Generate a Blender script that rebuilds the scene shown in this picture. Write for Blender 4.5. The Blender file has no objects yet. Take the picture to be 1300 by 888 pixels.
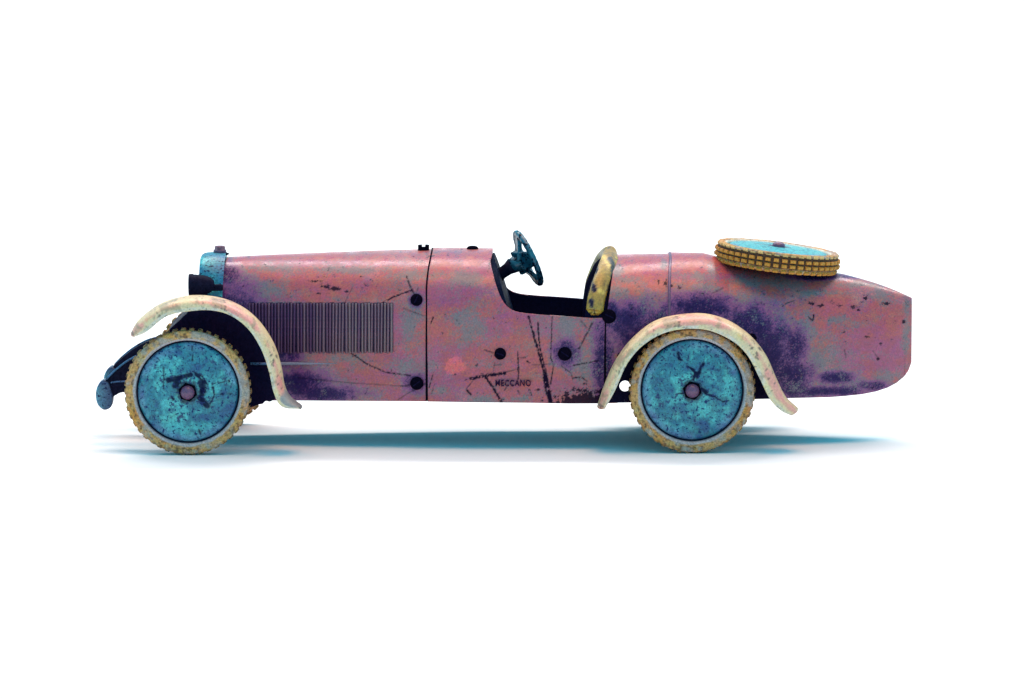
import bpy, bmesh, math, random
import numpy as np
from mathutils import Vector, Matrix
random.seed(4); rng = np.random.default_rng(7)
PI = math.pi
S = 0.00032                    # metres per model unit (about a third of a millimetre)

# ------------------------------------------------------------------ camera
ELEV = math.radians(7.0); DIST = 7000.0; AIM_Z = 114.6
CE, SE = math.cos(ELEV), math.sin(ELEV)
scene = bpy.context.scene
col = scene.collection
cam = bpy.data.cameras.new('camera'); cam_ob = bpy.data.objects.new('camera', cam); col.objects.link(cam_ob)
cam_ob.location = Vector((0, -DIST*CE, AIM_Z + DIST*SE))*S
cam_ob.rotation_euler = (PI/2 - ELEV, 0, 0)
cam.sensor_width = 36; cam.lens = 36*DIST/1300.0
cam.clip_start = 0.05; cam.clip_end = 60
scene.camera = cam_ob

# ------------------------------------------------------------------ light
world = bpy.data.worlds.new('World'); scene.world = world; world.use_nodes = True
bg = world.node_tree.nodes['Background']
bg.inputs[0].default_value = (0.05, 0.51, 0.74, 1); bg.inputs[1].default_value = 1.65

def area(name, loc, target, size, power, color, size_y=None):
    l = bpy.data.lights.new(name, 'AREA'); l.energy = power; l.color = color
    l.shape = 'RECTANGLE'; l.size = size; l.size_y = size_y or size
    o = bpy.data.objects.new(name, l); col.objects.link(o); o.location = loc
    d = Vector(target) - Vector(loc)
    o.rotation_euler = d.to_track_quat('-Z', 'Y').to_euler()
    return o
area('key_softbox', (0.12, -0.42, 1.45), (0.02, 0.0, 0.03), 0.6, 9, (1.0, 0.44, 0.18))
area('back_strip_light', (0.0, 0.62, 1.1), (0.0, 0.0, 0.08), 1.9, 21, (1.0, 0.84, 0.76), 0.20)
area('overhead_softbox', (0.0, 0.15, 2.3), (0.0, 0.15, 0.0), 2.6, 31, (1.0, 0.33, 0.08), 1.6)

vs = scene.view_settings
vs.view_transform = 'Standard'; vs.look = 'None'; vs.exposure = -0.14; vs.gamma = 1.0; vs.use_curve_mapping = False
scene.display_settings.display_device = 'sRGB'

# ------------------------------------------------------------------ measuring helpers (model units)
def zat(py, Y, px=None):
    """height of a point seen at image row py when it stands at depth Y"""
    Z = 100.0
    for _ in range(4):
        depth = DIST + Y*CE - (Z-AIM_Z)*SE
        up = (444.0-py)*depth/DIST
        Z = AIM_Z + (up - Y*SE)/CE
    return Z
def xat(px, Y): return (px-650.0)*(DIST + Y*CE)/DIST
def at(px, py, Y): return (xat(px, Y), Y, zat(py, Y))
def proj(X, Y, Z):
    depth = DIST + Y*CE - (Z-AIM_Z)*SE
    return 650 + X*DIST/depth, 444 - (Y*SE + (Z-AIM_Z)*CE)*DIST/depth

# ------------------------------------------------------------------ colour and noise helpers
def lin(c):
    c = np.asarray(c, float)/255.0
    return np.where(c <= 0.04045, c/12.92, ((c+0.055)/1.055)**2.4)
def ss(a, b, x): t = np.clip((x-a)/(b-a), 0, 1); return t*t*(3-2*t)
LAT = rng.random((4, 256, 256))
def vnoise(x, y, k=0):
    xi = np.floor(x).astype(int); yi = np.floor(y).astype(int)
    fx = x-xi; fy = y-yi; fx = fx*fx*(3-2*fx); fy = fy*fy*(3-2*fy)
    L = LAT[k % 4]
    a = L[xi % 256, yi % 256]; b = L[(xi+1) % 256, yi % 256]; c = L[xi % 256, (yi+1) % 256]; d = L[(xi+1) % 256, (yi+1) % 256]
    return (a*(1-fx)+b*fx)*(1-fy) + (c*(1-fx)+d*fx)*fy
def fbm(x, y, scale, k=0, octs=4, gain=0.55):
    x = np.asarray(x, float)/scale + 31.7*k; y = np.asarray(y, float)/scale + 17.3*k
    s = 0; a = 1; t = 0
    for o in range(octs):
        s = s + a*vnoise(x, y, k+o); t += a; a *= gain; x = x*2.03+5.1; y = y*2.03+9.7
    return s/t
def mixc(C, c, f):
    f = np.asarray(f)[..., None]
    return C*(1-f) + np.asarray(c)*f
def seg_dist(px, py, a, b):
    ax, ay = a; bx, by = b; dx, dy = bx-ax, by-ay
    t = np.clip(((px-ax)*dx + (py-ay)*dy)/(dx*dx+dy*dy+1e-9), 0, 1)
    return np.hypot(px-(ax+t*dx), py-(ay+t*dy)), t
def blob(px, py, cx, cy, rx, ry): return np.exp(-(((px-cx)/rx)**2 + ((py-cy)/ry)**2))

# ------------------------------------------------------------------ materials (procedural)
def paint(name, rough=0.4, spec=0.5, speck=0.35, scale=0.35, dark=(0.01, 0.008, 0.02), bump=0.15, metallic=0.0, colour=None, chip=0.0, coat=0.0):
    """old enamel: its colour patches come from the mesh, the fine grain from noise"""
    m = bpy.data.materials.new(name); m.use_nodes = True
    nt = m.node_tree; N = nt.nodes; Lk = nt.links
    b = N['Principled BSDF']; b.inputs['Specular IOR Level'].default_value = spec; b.inputs['Metallic'].default_value = metallic
    if coat: b.inputs['Coat Weight'].default_value = coat; b.inputs['Coat Roughness'].default_value = 0.25
    tc = N.new('ShaderNodeTexCoord'); mp = N.new('ShaderNodeMapping'); mp.inputs['Scale'].default_value = (1/S,)*3
    Lk.new(tc.outputs['Object'], mp.inputs[0])
    if colour is None:
        at_ = N.new('ShaderNodeAttribute'); at_.attribute_name = 'Col'; base = at_.outputs['Color']
    else:
        rgb = N.new('ShaderNodeRGB'); rgb.outputs[0].default_value = (*[float(v) for v in colour], 1); base = rgb.outputs[0]
    def noise(sc, det=3, rgh=0.6):
        n = N.new('ShaderNodeTexNoise'); n.inputs['Scale'].default_value = sc; n.inputs['Detail'].default_value = det; n.inputs['Roughness'].default_value = rgh
        Lk.new(mp.outputs[0], n.inputs['Vector']); return n
    n1 = noise(scale, 2, 0.7); n2 = noise(scale*0.16, 4, 0.65); n3 = noise(scale*0.55, 3, 0.7)
    mr = N.new('ShaderNodeMapRange'); mr.inputs[1].default_value = 0.3; mr.inputs[2].default_value = 0.7
    mr.inputs[3].default_value = 1-speck; mr.inputs[4].default_value = 1+speck*0.75
    Lk.new(n1.outputs['Fac'], mr.inputs[0])
    mul = N.new('ShaderNodeVectorMath'); mul.operation = 'SCALE'; Lk.new(base, mul.inputs[0]); Lk.new(mr.outputs[0], mul.inputs['Scale'])
    out = mul.outputs[0]
    # slight hue drift
    hs = N.new('ShaderNodeHueSaturation'); Lk.new(out, hs.inputs['Color'])
    mh = N.new('ShaderNodeMapRange'); mh.inputs[1].default_value = 0.3; mh.inputs[2].default_value = 0.7; mh.inputs[3].default_value = 0.482; mh.inputs[4].default_value = 0.518
    Lk.new(n2.outputs['Fac'], mh.inputs[0]); Lk.new(mh.outputs[0], hs.inputs['Hue'])
    out = hs.outputs[0]
    if chip > 0:
        mc = N.new('ShaderNodeMapRange'); mc.inputs[1].default_value = 0.66-0.12*chip; mc.inputs[2].default_value = 0.70-0.12*chip
        Lk.new(n3.outputs['Fac'], mc.inputs[0])
        mx = N.new('ShaderNodeMix'); mx.data_type = 'RGBA'; Lk.new(mc.outputs[0], mx.inputs[0]); Lk.new(out, mx.inputs[6]); mx.inputs[7].default_value = (*dark, 1)
        out = mx.outputs[2]
    Lk.new(out, b.inputs['Base Color'])
    bw = N.new('ShaderNodeRGBToBW'); Lk.new(out, bw.inputs[0])          # bare oxidised chips are duller than the enamel
    ms = N.new('ShaderNodeMapRange'); ms.inputs[1].default_value = 0.005; ms.inputs[2].default_value = 0.06; ms.inputs[3].default_value = 0.05*spec; ms.inputs[4].default_value = spec
    Lk.new(bw.outputs[0], ms.inputs[0]); Lk.new(ms.outputs[0], b.inputs['Specular IOR Level'])
    rr = N.new('ShaderNodeMapRange'); rr.inputs[1].default_value = 0.3; rr.inputs[2].default_value = 0.7; rr.inputs[3].default_value = max(rough-0.1, .05); rr.inputs[4].default_value = rough+0.15
    Lk.new(n2.outputs['Fac'], rr.inputs[0]); Lk.new(rr.outputs[0], b.inputs['Roughness'])
    if bump:
        bp = N.new('ShaderNodeBump'); bp.inputs['Strength'].default_value = bump; bp.inputs['Distance'].default_value = S*1.5
        Lk.new(n3.outputs['Fac'], bp.inputs['Height']); Lk.new(bp.outputs[0], b.inputs['Normal'])
    return m
M = {}
M['body'] = paint('worn_red_enamel', 0.29, 0.45, 0.22, 0.45, bump=0.10)
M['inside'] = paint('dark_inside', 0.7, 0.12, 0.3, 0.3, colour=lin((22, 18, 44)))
M['navy'] = paint('dark_navy_metal', 0.5, 0.22, 0.4, 0.3, colour=lin((24, 22, 42)))
M['black'] = paint('black_screw', 0.7, 0.12, 0.4, 0.5, colour=lin((12, 8, 22)))
M['teal'] = paint('worn_teal_enamel', 0.38, 0.5, 0.45, 0.4, bump=0.2, chip=0.7, dark=tuple(lin((18, 30, 66))))
M['disc'] = paint('wheel_disc_teal', 0.4, 0.5, 0.4, 0.45, bump=0.15, chip=0.75, dark=tuple(lin((20, 42, 90))))
M['steer'] = paint('steering_teal', 0.35, 0.6, 0.5, 0.22, colour=lin((30, 84, 104)), bump=0.2, chip=1.1, dark=tuple(lin((12, 22, 42))))
M['dash'] = paint('dashboard_blue', 0.6, 0.12, 0.4, 0.3, colour=lin((16, 26, 50)), chip=.8, dark=tuple(lin((14, 14, 30))))
M['spring'] = paint('blued_steel', 0.35, 0.6, 0.4, 0.3, colour=lin((50, 92, 132)), chip=0.9, dark=tuple(lin((18, 26, 58))))
M['tyre'] = paint('aged_yellow_rubber', 0.75, 0.25, 0.4, 0.5, bump=0.35)
M['block'] = paint('tread_rubber', 0.7, 0.25, 0.35, 0.4, colour=lin((204, 140, 56)), bump=0.3)
M['block_cream'] = paint('tread_rubber_pale', 0.7, 0.25, 0.35, 0.4, colour=lin((216, 178, 112)), bump=0.3)
M['tread'] = paint('road_tread_rubber', 0.75, 0.25, 0.4, 0.4, colour=lin((164, 126, 82)), bump=0.3, chip=0.9, dark=tuple(lin((50, 44, 50))))
M['cream'] = paint('cream_enamel', 0.4, 0.5, 0.18, 0.4, bump=0.15)
M['gold'] = paint('worn_gold', 0.35, 0.5, 0.35, 0.3, bump=0.3)
M['bolt'] = paint('purple_bolt', 0.35, 0.6, 0.3, 0.4, colour=lin((104, 62, 92)), bump=0.2)
M['rust'] = paint('rusty_red_bolt', 0.45, 0.5, 0.4, 0.4, colour=lin((122, 76, 92)), bump=0.2)
M['letter'] = paint('stamped_ink', 0.6, 0.3, 0.3, 0.5, colour=lin((44, 18, 48)), chip=0.3, dark=tuple(lin((150, 80, 100))))

# ------------------------------------------------------------------ mesh helpers
def mesh_obj(name, V, F, mat, parent=None, cols=None, smooth=True, loc=(0, 0, 0), rot=None, angle=None):
    V = np.asarray(V, float)
    me = bpy.data.meshes.new(name)
    me.from_pydata([tuple(v) for v in (V*S).tolist()], [], F)
    if smooth:
        me.polygons.foreach_set('use_smooth', [True]*len(me.polygons))
        if angle: me.set_sharp_from_angle(angle=math.radians(angle))
    for m in (mat if isinstance(mat, (list, tuple)) else [mat]): me.materials.append(m)
    if cols is not None:
        a = me.attributes.new('Col', 'FLOAT_COLOR', 'POINT')
        buf = np.ones((len(V), 4), np.float32); buf[:, :3] = cols
        a.data.foreach_set('color', buf.ravel())
    me.update()
    o = bpy.data.objects.new(name, me); col.objects.link(o)
    o.location = Vector(loc)*S
    if rot: o.rotation_euler = rot
    if parent: o.parent = parent
    return o
def fix_normals(o):
    bm = bmesh.new(); bm.from_mesh(o.data); bmesh.ops.recalc_face_normals(bm, faces=bm.faces); bm.to_mesh(o.data); bm.free()
def bevel(o, w, seg=2, ang=40):
    md = o.modifiers.new('bevel', 'BEVEL'); md.width = w*S; md.segments = seg; md.limit_method = 'ANGLE'; md.angle_limit = math.radians(ang)
def empty(name, loc=(0, 0, 0), parent=None, rot=None):
    o = bpy.data.objects.new(name, None); col.objects.link(o); o.location = Vector(loc)*S; o.empty_display_size = 0.01
    if rot: o.rotation_euler = rot
    if parent: o.parent = parent
    return o
def box(cx, cy, cz, sx, sy, sz):
    V = [(cx+a*sx/2, cy+b*sy/2, cz+c*sz/2) for a in (-1, 1) for b in (-1, 1) for c in (-1, 1)]
    F = [(0, 1, 3, 2), (4, 6, 7, 5), (0, 4, 5, 1), (2, 3, 7, 6), (0, 2, 6, 4), (1, 5, 7, 3)]
    return V, F
def lathe(profile, n=96, axis='Y'):
    """profile of (radius, height); closed around the axis"""
    V = []; F = []
    for (r, h) in profile:
        for k in range(n):
            a = 2*PI*k/n
            if axis == 'Y': V.append((r*math.cos(a), h, r*math.sin(a)))
            else: V.append((r*math.cos(a), r*math.sin(a), h))
    for i in range(len(profile)-1):
        for k in range(n):
            k2 = (k+1) % n
            F.append((i*n+k, i*n+k2, (i+1)*n+k2, (i+1)*n+k))
    return V, F
def tube(path, rad, n=14, cap=True, flat=None):
    """path of points, radius each; flat squeezes the section (w along frame normal)"""
    P = [Vector(p) for p in path]; V = []; F = []
    R = rad if isinstance(rad, (list, tuple, np.ndarray)) else [rad]*len(P)
    up = Vector((0, 1, 0.001))
    for i, p in enumerate(P):
        t = (P[min(i+1, len(P)-1)] - P[max(i-1, 0)]).normalized()
        a = t.cross(up)
        if a.length < 1e-4: a = t.cross(Vector((0, 0, 1)))
        a.normalize(); b = t.cross(a).normalized()
        for k in range(n):
            q = 2*PI*k/n
            V.append(tuple(p + a*R[i]*math.cos(q) + b*R[i]*math.sin(q)*(flat or 1)))
    for i in range(len(P)-1):
        for k in range(n):
            k2 = (k+1) % n
            F.append((i*n+k, i*n+k2, (i+1)*n+k2, (i+1)*n+k))
    if cap:
        F.append(tuple(range(n))[::-1]); F.append(tuple((len(P)-1)*n+k for k in range(n)))
    return V, F
def extrude_profile(pts, y0, y1):
    """pts: (X, Z) outline"""
    n = len(pts); V = [(x, y0, z) for x, z in pts] + [(x, y1, z) for x, z in pts]
    F = [tuple(range(n)), tuple(range(2*n-1, n-1, -1))] + [(i, i+n, (i+1) % n+n, (i+1) % n) for i in range(n)]
    return V, F
def smooth_curve(pts, n=120):
    """Catmull-Rom through the given points, evenly resampled"""
    P = [np.array(p, float) for p in pts]; P = [2*P[0]-P[1]] + P + [2*P[-1]-P[-2]]
    out = []
    for i in range(1, len(P)-2):
        for t in np.linspace(0, 1, 24, endpoint=False):
            out.append(0.5*((2*P[i]) + (-P[i-1]+P[i+1])*t + (2*P[i-1]-5*P[i]+4*P[i+1]-P[i+2])*t*t + (-P[i-1]+3*P[i]-3*P[i+1]+P[i+2])*t**3))
    out.append(P[-2]); out = np.array(out)
    d = np.r_[0, np.cumsum(np.linalg.norm(np.diff(out, axis=0), axis=1))]
    s = np.linspace(0, d[-1], n)
    return np.stack([np.interp(s, d, out[:, k]) for k in range(out.shape[1])], 1)

# ------------------------------------------------------------------ the setting: white paper sweep
def make_sweep():
    ys = [(-9500, 0), (1900, 0)] + [(1900+1500*math.sin(a), 1500-1500*math.cos(a)) for a in np.linspace(0.05, 1.25, 24)]
    V = []; F = []
    for (y, z) in ys: V += [(-7000, y, z), (7000, y, z)]
    for i in range(len(ys)-1): F.append((2*i, 2*i+1, 2*i+3, 2*i+2))
    m = bpy.data.materials.new('white_paper'); m.use_nodes = True
    nt = m.node_tree; b = nt.nodes['Principled BSDF']; b.inputs['Roughness'].default_value = 0.9; b.inputs['Specular IOR Level'].default_value = 0.1
    tc = nt.nodes.new('ShaderNodeTexCoord'); n = nt.nodes.new('ShaderNodeTexNoise'); n.inputs['Scale'].default_value = 900; n.inputs['Detail'].default_value = 3
    nt.links.new(tc.outputs['Object'], n.inputs['Vector'])
    r = nt.nodes.new('ShaderNodeMix'); r.data_type = 'RGBA'; r.inputs[6].default_value = (0.86, 0.87, 0.87, 1); r.inputs[7].default_value = (0.91, 0.91, 0.90, 1)
    nt.links.new(n.outputs['Fac'], r.inputs[0]); nt.links.new(r.outputs[2], b.inputs['Base Color'])
    o = mesh_obj('ground', V, F, m, smooth=True)
    o['kind'] = 'structure'; o['label'] = 'plain white paper ground sweeping up behind the toy car'
make_sweep()

# ------------------------------------------------------------------ the toy car
car = empty('toy_car')
car['label'] = 'battered red tinplate toy racing car with teal wheels and yellow tyres'
car['category'] = 'toy car'

# body outline along its length: image column of the side view, crown row, bottom row, half width, shoulder share, roundness
ST = np.array([
    # px    crown  bottom  hw   shoulder n
    [270,   327.0, 509,   60,  0.52, 2.3],
    [330,   324.5, 509,   69,  0.52, 2.3],
    [400,   322.0, 509,   80,  0.53, 2.35],
    [470,   319.5, 509.5, 90,  0.54, 2.4],
    [543,   317.5, 510,   98,  0.55, 2.4],
    [600,   318.0, 511,  103,  0.55, 2.4],
    [650,   318.5, 511.5,105,  0.55, 2.4],
    [720,   321.0, 512.5,105,  0.54, 2.4],
    [770,   325.0, 512.5,103,  0.52, 2.3],
    [848,   323.0, 510,   96,  0.46, 2.15],
    [890,   323.5, 508,   91,  0.44, 2.1],
    [905,   327.0, 507.5, 89,  0.44, 2.1],
    [922,   334.0, 507,   86,  0.44, 2.1],
    [990,   342.0, 506,   73,  0.46, 2.1],
    [1050,  347.0, 504.5, 56,  0.5, 2.1],
    [1070,  350.0, 503,   49,  0.5, 2.1],
    [1092,  355.6, 500.8, 40,  0.52, 2.1],
    [1110,  361.0, 497.4, 33,  0.55, 2.1],
    [1125,  366.2, 492.6, 26,  0.56, 2.1],
    [1137,  371.0, 486.5, 18.5,0.58, 2.1],
    [1147,  375.4, 478.6, 11.5,0.6, 2.1],
    [1153,  378.2, 470.5, 6.5, 0.62, 2.1],
    [1157,  380.0, 460,    3.2,0.65, 2.1]])
def station(px):
    px = np.asarray(px, float); out = []
    for k in range(1, 6):
        v = np.interp(px, ST[:, 0], ST[:, k])
        if k <= 3:                                   # soften the joints of the outline
            v = sum(np.interp(px+d, ST[:, 0], ST[:, k])*w for d, w in ((-8, .15), (-4, .2), (0, .3), (4, .2), (8, .15))) if px.max() < 1090 else v
        out.append(v)
    crown, bot, hw, sh, n = out
    zt = zat(crown, 0.0); zb = zat(bot, -hw); zs = zb + (zt-zb)*sh
    return hw, zb, zs, zt, n
def y_on(px, Z, grow=0.0):
    hw, zb, zs, zt, n = station(np.array([px])); hw = hw[0]+grow
    t = np.clip((Z-zs[0])/(zt[0]-zs[0]), 0, 0.9999)
    return -hw*(1-t**n[0])**(1/n[0])
def on_side(px, py, grow=0.0):
    """point of the near body side seen at (px, py) and its outward normal"""
    Y = -100.0; q = px
    for _ in range(6):
        Z = zat(py, Y); q = 650 + xat(px, Y)     # station column is the X at depth zero
        Y = y_on(q, Z, grow)
    e = 1.0
    dYx = (y_on(q+e, Z)-y_on(q-e, Z))/(2*e); dYz = (y_on(q, Z+e)-y_on(q, Z-e))/(2*e)
    n = Vector((dYx, -1, dYz)).normalized()
    return Vector((q-650, Y, Z)), n

# --- body colour: worn patches, stains, chips, scratches, and shade painted into the enamel
SALMON, ROSE, GREY, MAUVE, PURPLE, CHIP, HOT, PALE = [lin(c) for c in ((180, 80, 79), (160, 73, 102), (118, 104, 106), (140, 60, 112), (78, 36, 90), (24, 8, 32), (232, 92, 92), (206, 138, 134))]
SCR = [  # scratches: points, half width, strength
    ([(671, 402), (684, 448), (694, 486), (697, 511)], 1.5, 1), ([(683, 410), (685, 440), (695, 480)], 1.0, .9), ([(677, 425), (690, 470), (697, 500)], .7, .7),
    ([(692, 478), (695, 495), (699, 512)], 3.6, .9), ([(701, 402), (699, 455), (703, 462), (699, 488)], .7, .8),
    ([(598, 481), (617, 477), (641, 474)], 2.1, .95), ([(616, 479), (626, 492), (637, 512)], 1.7, .95), ([(657, 447), (658, 462), (658, 482)], 1.0, .9),
    ([(614, 444), (626, 448)], .8, .7), ([(641, 473), (656, 469)], .6, .6), ([(660, 455), (667, 454)], .7, .7), ([(669, 459), (673, 461)], .9, .9),
    ([(675, 464), (697, 462)], .5, .6), ([(627, 464), (637, 463)], .5, .6), ([(592, 494), (600, 484)], .5, .7), ([(593, 496), (598, 501)], 1.3, .9),
    ([(672, 495), (675, 502)], 1.0, .8), ([(657, 496), (660, 500)], .8, .7), ([(640, 496), (645, 489)], .6, .7), ([(628, 461), (626, 474)], .5, .5),
    ([(482, 387), (500, 377), (522, 369)], .9, .9), ([(516, 351), (520, 362), (526, 374)], .9, .8), ([(445, 448), (465, 462), (490, 473), (521, 477)], .9, .9),
    ([(436, 388), (447, 366)], .5, .5), ([(512, 392), (540, 402)], .6, .5), ([(547, 411), (550, 403)], .8, .9), ([(378, 480), (440, 486), (520, 491)], .5, .6),
    ([(505, 508), (522, 497), (540, 488)], .6, .6), ([(545, 492), (550, 474)], .6, .8), ([(508, 491), (528, 487)], .6, .6),
    ([(728, 464), (745, 461), (760, 458)], .8, .8), ([(735, 443), (752, 410)], 1.1, .7), ([(738, 408), (748, 420)], .7, .6), ([(713, 465), (725, 474), (727, 482)], .6, .7),
    ([(728, 480), (738, 479), (745, 484)], .9, .8), ([(522, 385), (531, 366)], .6, .5), ([(548, 500), (552, 488)], .5, .7),
    ([(1026, 402), (1032, 408), (1033, 400)], .8, .9), ([(1108, 446), (1116, 456)], .7, .5), ([(1072, 444), (1074, 454)], .6, .6), ([(997, 386), (1008, 382)], .8, .7),
    ([(772, 470), (790, 468)], .6, .5), ([(905, 372), (918, 366)], .8, .5)]
SPOTS = [(400, 357, 11, 2.4), (413, 364, 10, 3.5), (425, 367, 9, 3), (440, 370, 4, 2), (458, 351, 3, 1.4), (405, 373, 4, 1.5), (336, 336, 3, 1.5),
         (1083, 390, 7, 3.4), (1090, 394, 4, 2), (1147, 409, 3, 4), (1115, 456, 3.5, 3), (1102, 428, 4, 2.5), (1118, 437, 3, 2.5), (1030, 386, 8, 3), (1042, 388, 6, 3), (1065, 388, 4, 2),
         (1098, 378, 5, 4), (1086, 500, 4, 1.6), (1125, 386, 5, 3), (845, 360, 4, 6), (852, 362, 3, 3), (862, 366, 4, 3), (836, 358, 2, 5), (613, 500, 2.5, 2), (606, 499, 1.5, 1), (578, 476, 2, 1.5), (612, 475, 2.5, 1), (700, 497, 3, 2), (683, 495, 4, 2)]
GREYS = [(335, 342, 45, 5), (300, 352, 22, 9), (345, 368, 20, 10), (430, 343, 70, 5), (520, 350, 30, 7), (520, 415, 14, 22), (515, 465, 18, 12), (430, 455, 28, 8), (590, 355, 34, 10),
         (598, 410, 20, 30), (583, 405, 12, 12), (560, 350, 16, 8), (555, 495, 14, 6), (612, 508, 18, 4), (725, 412, 26, 14), (742, 462, 20, 26), (752, 440, 10, 20), (705, 460, 8, 6), (660, 507, 20, 3),
         (785, 372, 16, 10), (820, 390, 14, 16), (800, 355, 20, 6), (783, 345, 8, 14), (842, 334, 5, 9), (880, 350, 30, 6), (900, 366, 26, 6), (905, 345, 10, 14), (960, 358, 50, 7), (1040, 372, 34, 5), (1000, 362, 30, 6),
         (1080, 362, 34, 4), (1120, 375, 16, 10), (1150, 420, 6, 40), (1022, 420, 14, 22), (1040, 455, 22, 24), (1020, 490, 40, 10), (1085, 490, 45, 8), (1060, 406, 16, 5), (975, 405, 24, 12), (945, 380, 24, 9), (1125, 478, 20, 9)]
MAUVES = [(545, 470, 90, 36), (640, 405, 60, 20), (580, 375, 50, 20), (1120, 445, 40, 40), (330, 420, 60, 60), (420, 490, 70, 20), (500, 420, 30, 30), (700, 420, 30, 12), (610, 345, 30, 10), (1080, 460, 30, 26), (720, 490, 40, 14), (430, 335, 100, 4), (900, 352, 60, 5)]
PURPLES = [(717, 449, 20, 20), (528, 487, 18, 15), (528, 381, 9, 9), (765, 455, 16, 60), (800, 412, 34, 34), (830, 440, 50, 60), (890, 392, 64, 24), (955, 425, 44, 48), (1000, 480, 40, 40), (980, 450, 40, 50), (296, 395, 40, 48), (350, 440, 46, 40), (378, 486, 46, 22),  # shade painted in at mudguards, spare wheel and lower tail; stains round screws
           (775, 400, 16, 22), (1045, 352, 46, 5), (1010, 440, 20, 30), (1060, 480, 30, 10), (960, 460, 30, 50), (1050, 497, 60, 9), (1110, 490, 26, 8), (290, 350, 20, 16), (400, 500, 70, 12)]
def body_paint(px, py):
    n1 = fbm(px, py, 46, 0); n2 = fbm(px, py, 17, 1, 5, .62); n3 = fbm(px, py, 6, 2, 3, .7); n4 = .5+(rng.random(px.shape)-.5)*.9
    n5 = fbm(px, py, 3.2, 1, 3, .7); nr = rng.random(px.shape)
    def region(L): 
        g = 0
        for (x, y, rx, ry) in L: g = np.maximum(g, blob(px, py, x, y, rx*1.15, ry*1.15))
        return g
    C = np.ones(px.shape+(3,))*SALMON
    C = mixc(C, PALE, 0.28*ss(.55, .72, n1))
    mv = region(MAUVES)
    ns = fbm(px/3.2, py, 15, 2, 4)
    C = mixc(C, ROSE, .85*ss(.50, .62, .25*n1+.40*ns+.15*n2+.2*n4+.30*mv-.10))
    C = mixc(C, GREY, .7*ss(.60, .70, .55*fbm(px/3.6, py+40, 13, 1, 4)+.2*n3+.25*n4))
    C = mixc(C, HOT, .8*ss(.35, .6, blob(px, py, 578, 465, 17, 14)*.8+.5*(n3-.4)))
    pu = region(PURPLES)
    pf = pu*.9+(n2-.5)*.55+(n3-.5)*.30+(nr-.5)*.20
    C = mixc(C, GREY, .75*ss(.26, .36, pf)); C = mixc(C, MAUVE, .85*ss(.36, .48, pf)); C = mixc(C, PURPLE, .85*ss(.50, .66, pf)); C = mixc(C, lin((38, 22, 70)), .9*ss(.62, .82, pf))  # painted shade and screw stains, stepping from grey through mauve and purple to navy
    C = mixc(C, GREY*1.05, .75*ss(.63, .69, .42*n1+.22*n2+.36*nr)*(1-ss(.3, .5, pf)))
    C = mixc(C, MAUVE, .6*ss(.63, .69, .42*fbm(px, py, 38, 3)+.22*n3+.36*rng.random(px.shape)))
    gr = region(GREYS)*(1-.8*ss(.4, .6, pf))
    C = mixc(C, GREY, .9*ss(.64, .82, .40*n2+.30*n3+.32*n4+.34*gr))
    # chips down to the dark metal
    sp = 0
    for (x, y, rx, ry) in SPOTS: sp = np.maximum(sp, blob(px, py, x, y, rx, ry))
    C = mixc(C, CHIP, .92*ss(.60, .68, .50*sp+.62*n5+.18*n4-.10)*(sp > .05))
    low = ss(470, 512, py)*ss(600, 760, px)*(px < 766)
    C = mixc(C, CHIP, .95*ss(.66, .72, .50*n3+.32*n5+.10*n4+.33*low*ss(676, 725, px)*ss(480, 503, py)+.12*low*ss(496, 511, py)+.04*low))
    C = mixc(C, CHIP, .8*ss(.745, .79, .8*n3+.2*n4))
    edge = blob(px, py, 620, 512, 90, 3.5)
    C = mixc(C, GREY, .7*ss(.5, .7, edge*.6+.4*n3))
    slot = (px > 315) & (px < 499.5) & (py > 384.5) & (py < 447)
    C = mixc(C, lin((34, 20, 52)), .97*slot)
    wob = (n3-.5)*1.6
    for pts, w, st in SCR:
        f = 0
        for a, b in zip(pts[:-1], pts[1:]):
            d, t = seg_dist(px, py, a, b); f = np.maximum(f, 1-ss(w*.7, w*1.1+.5, d+(n5-.5)*2.6*min(w, 1.6)))
        C = mixc(C, CHIP, min(1, st*1.15)*f*ss(.30, .46, n5+.06))
    return C

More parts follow.
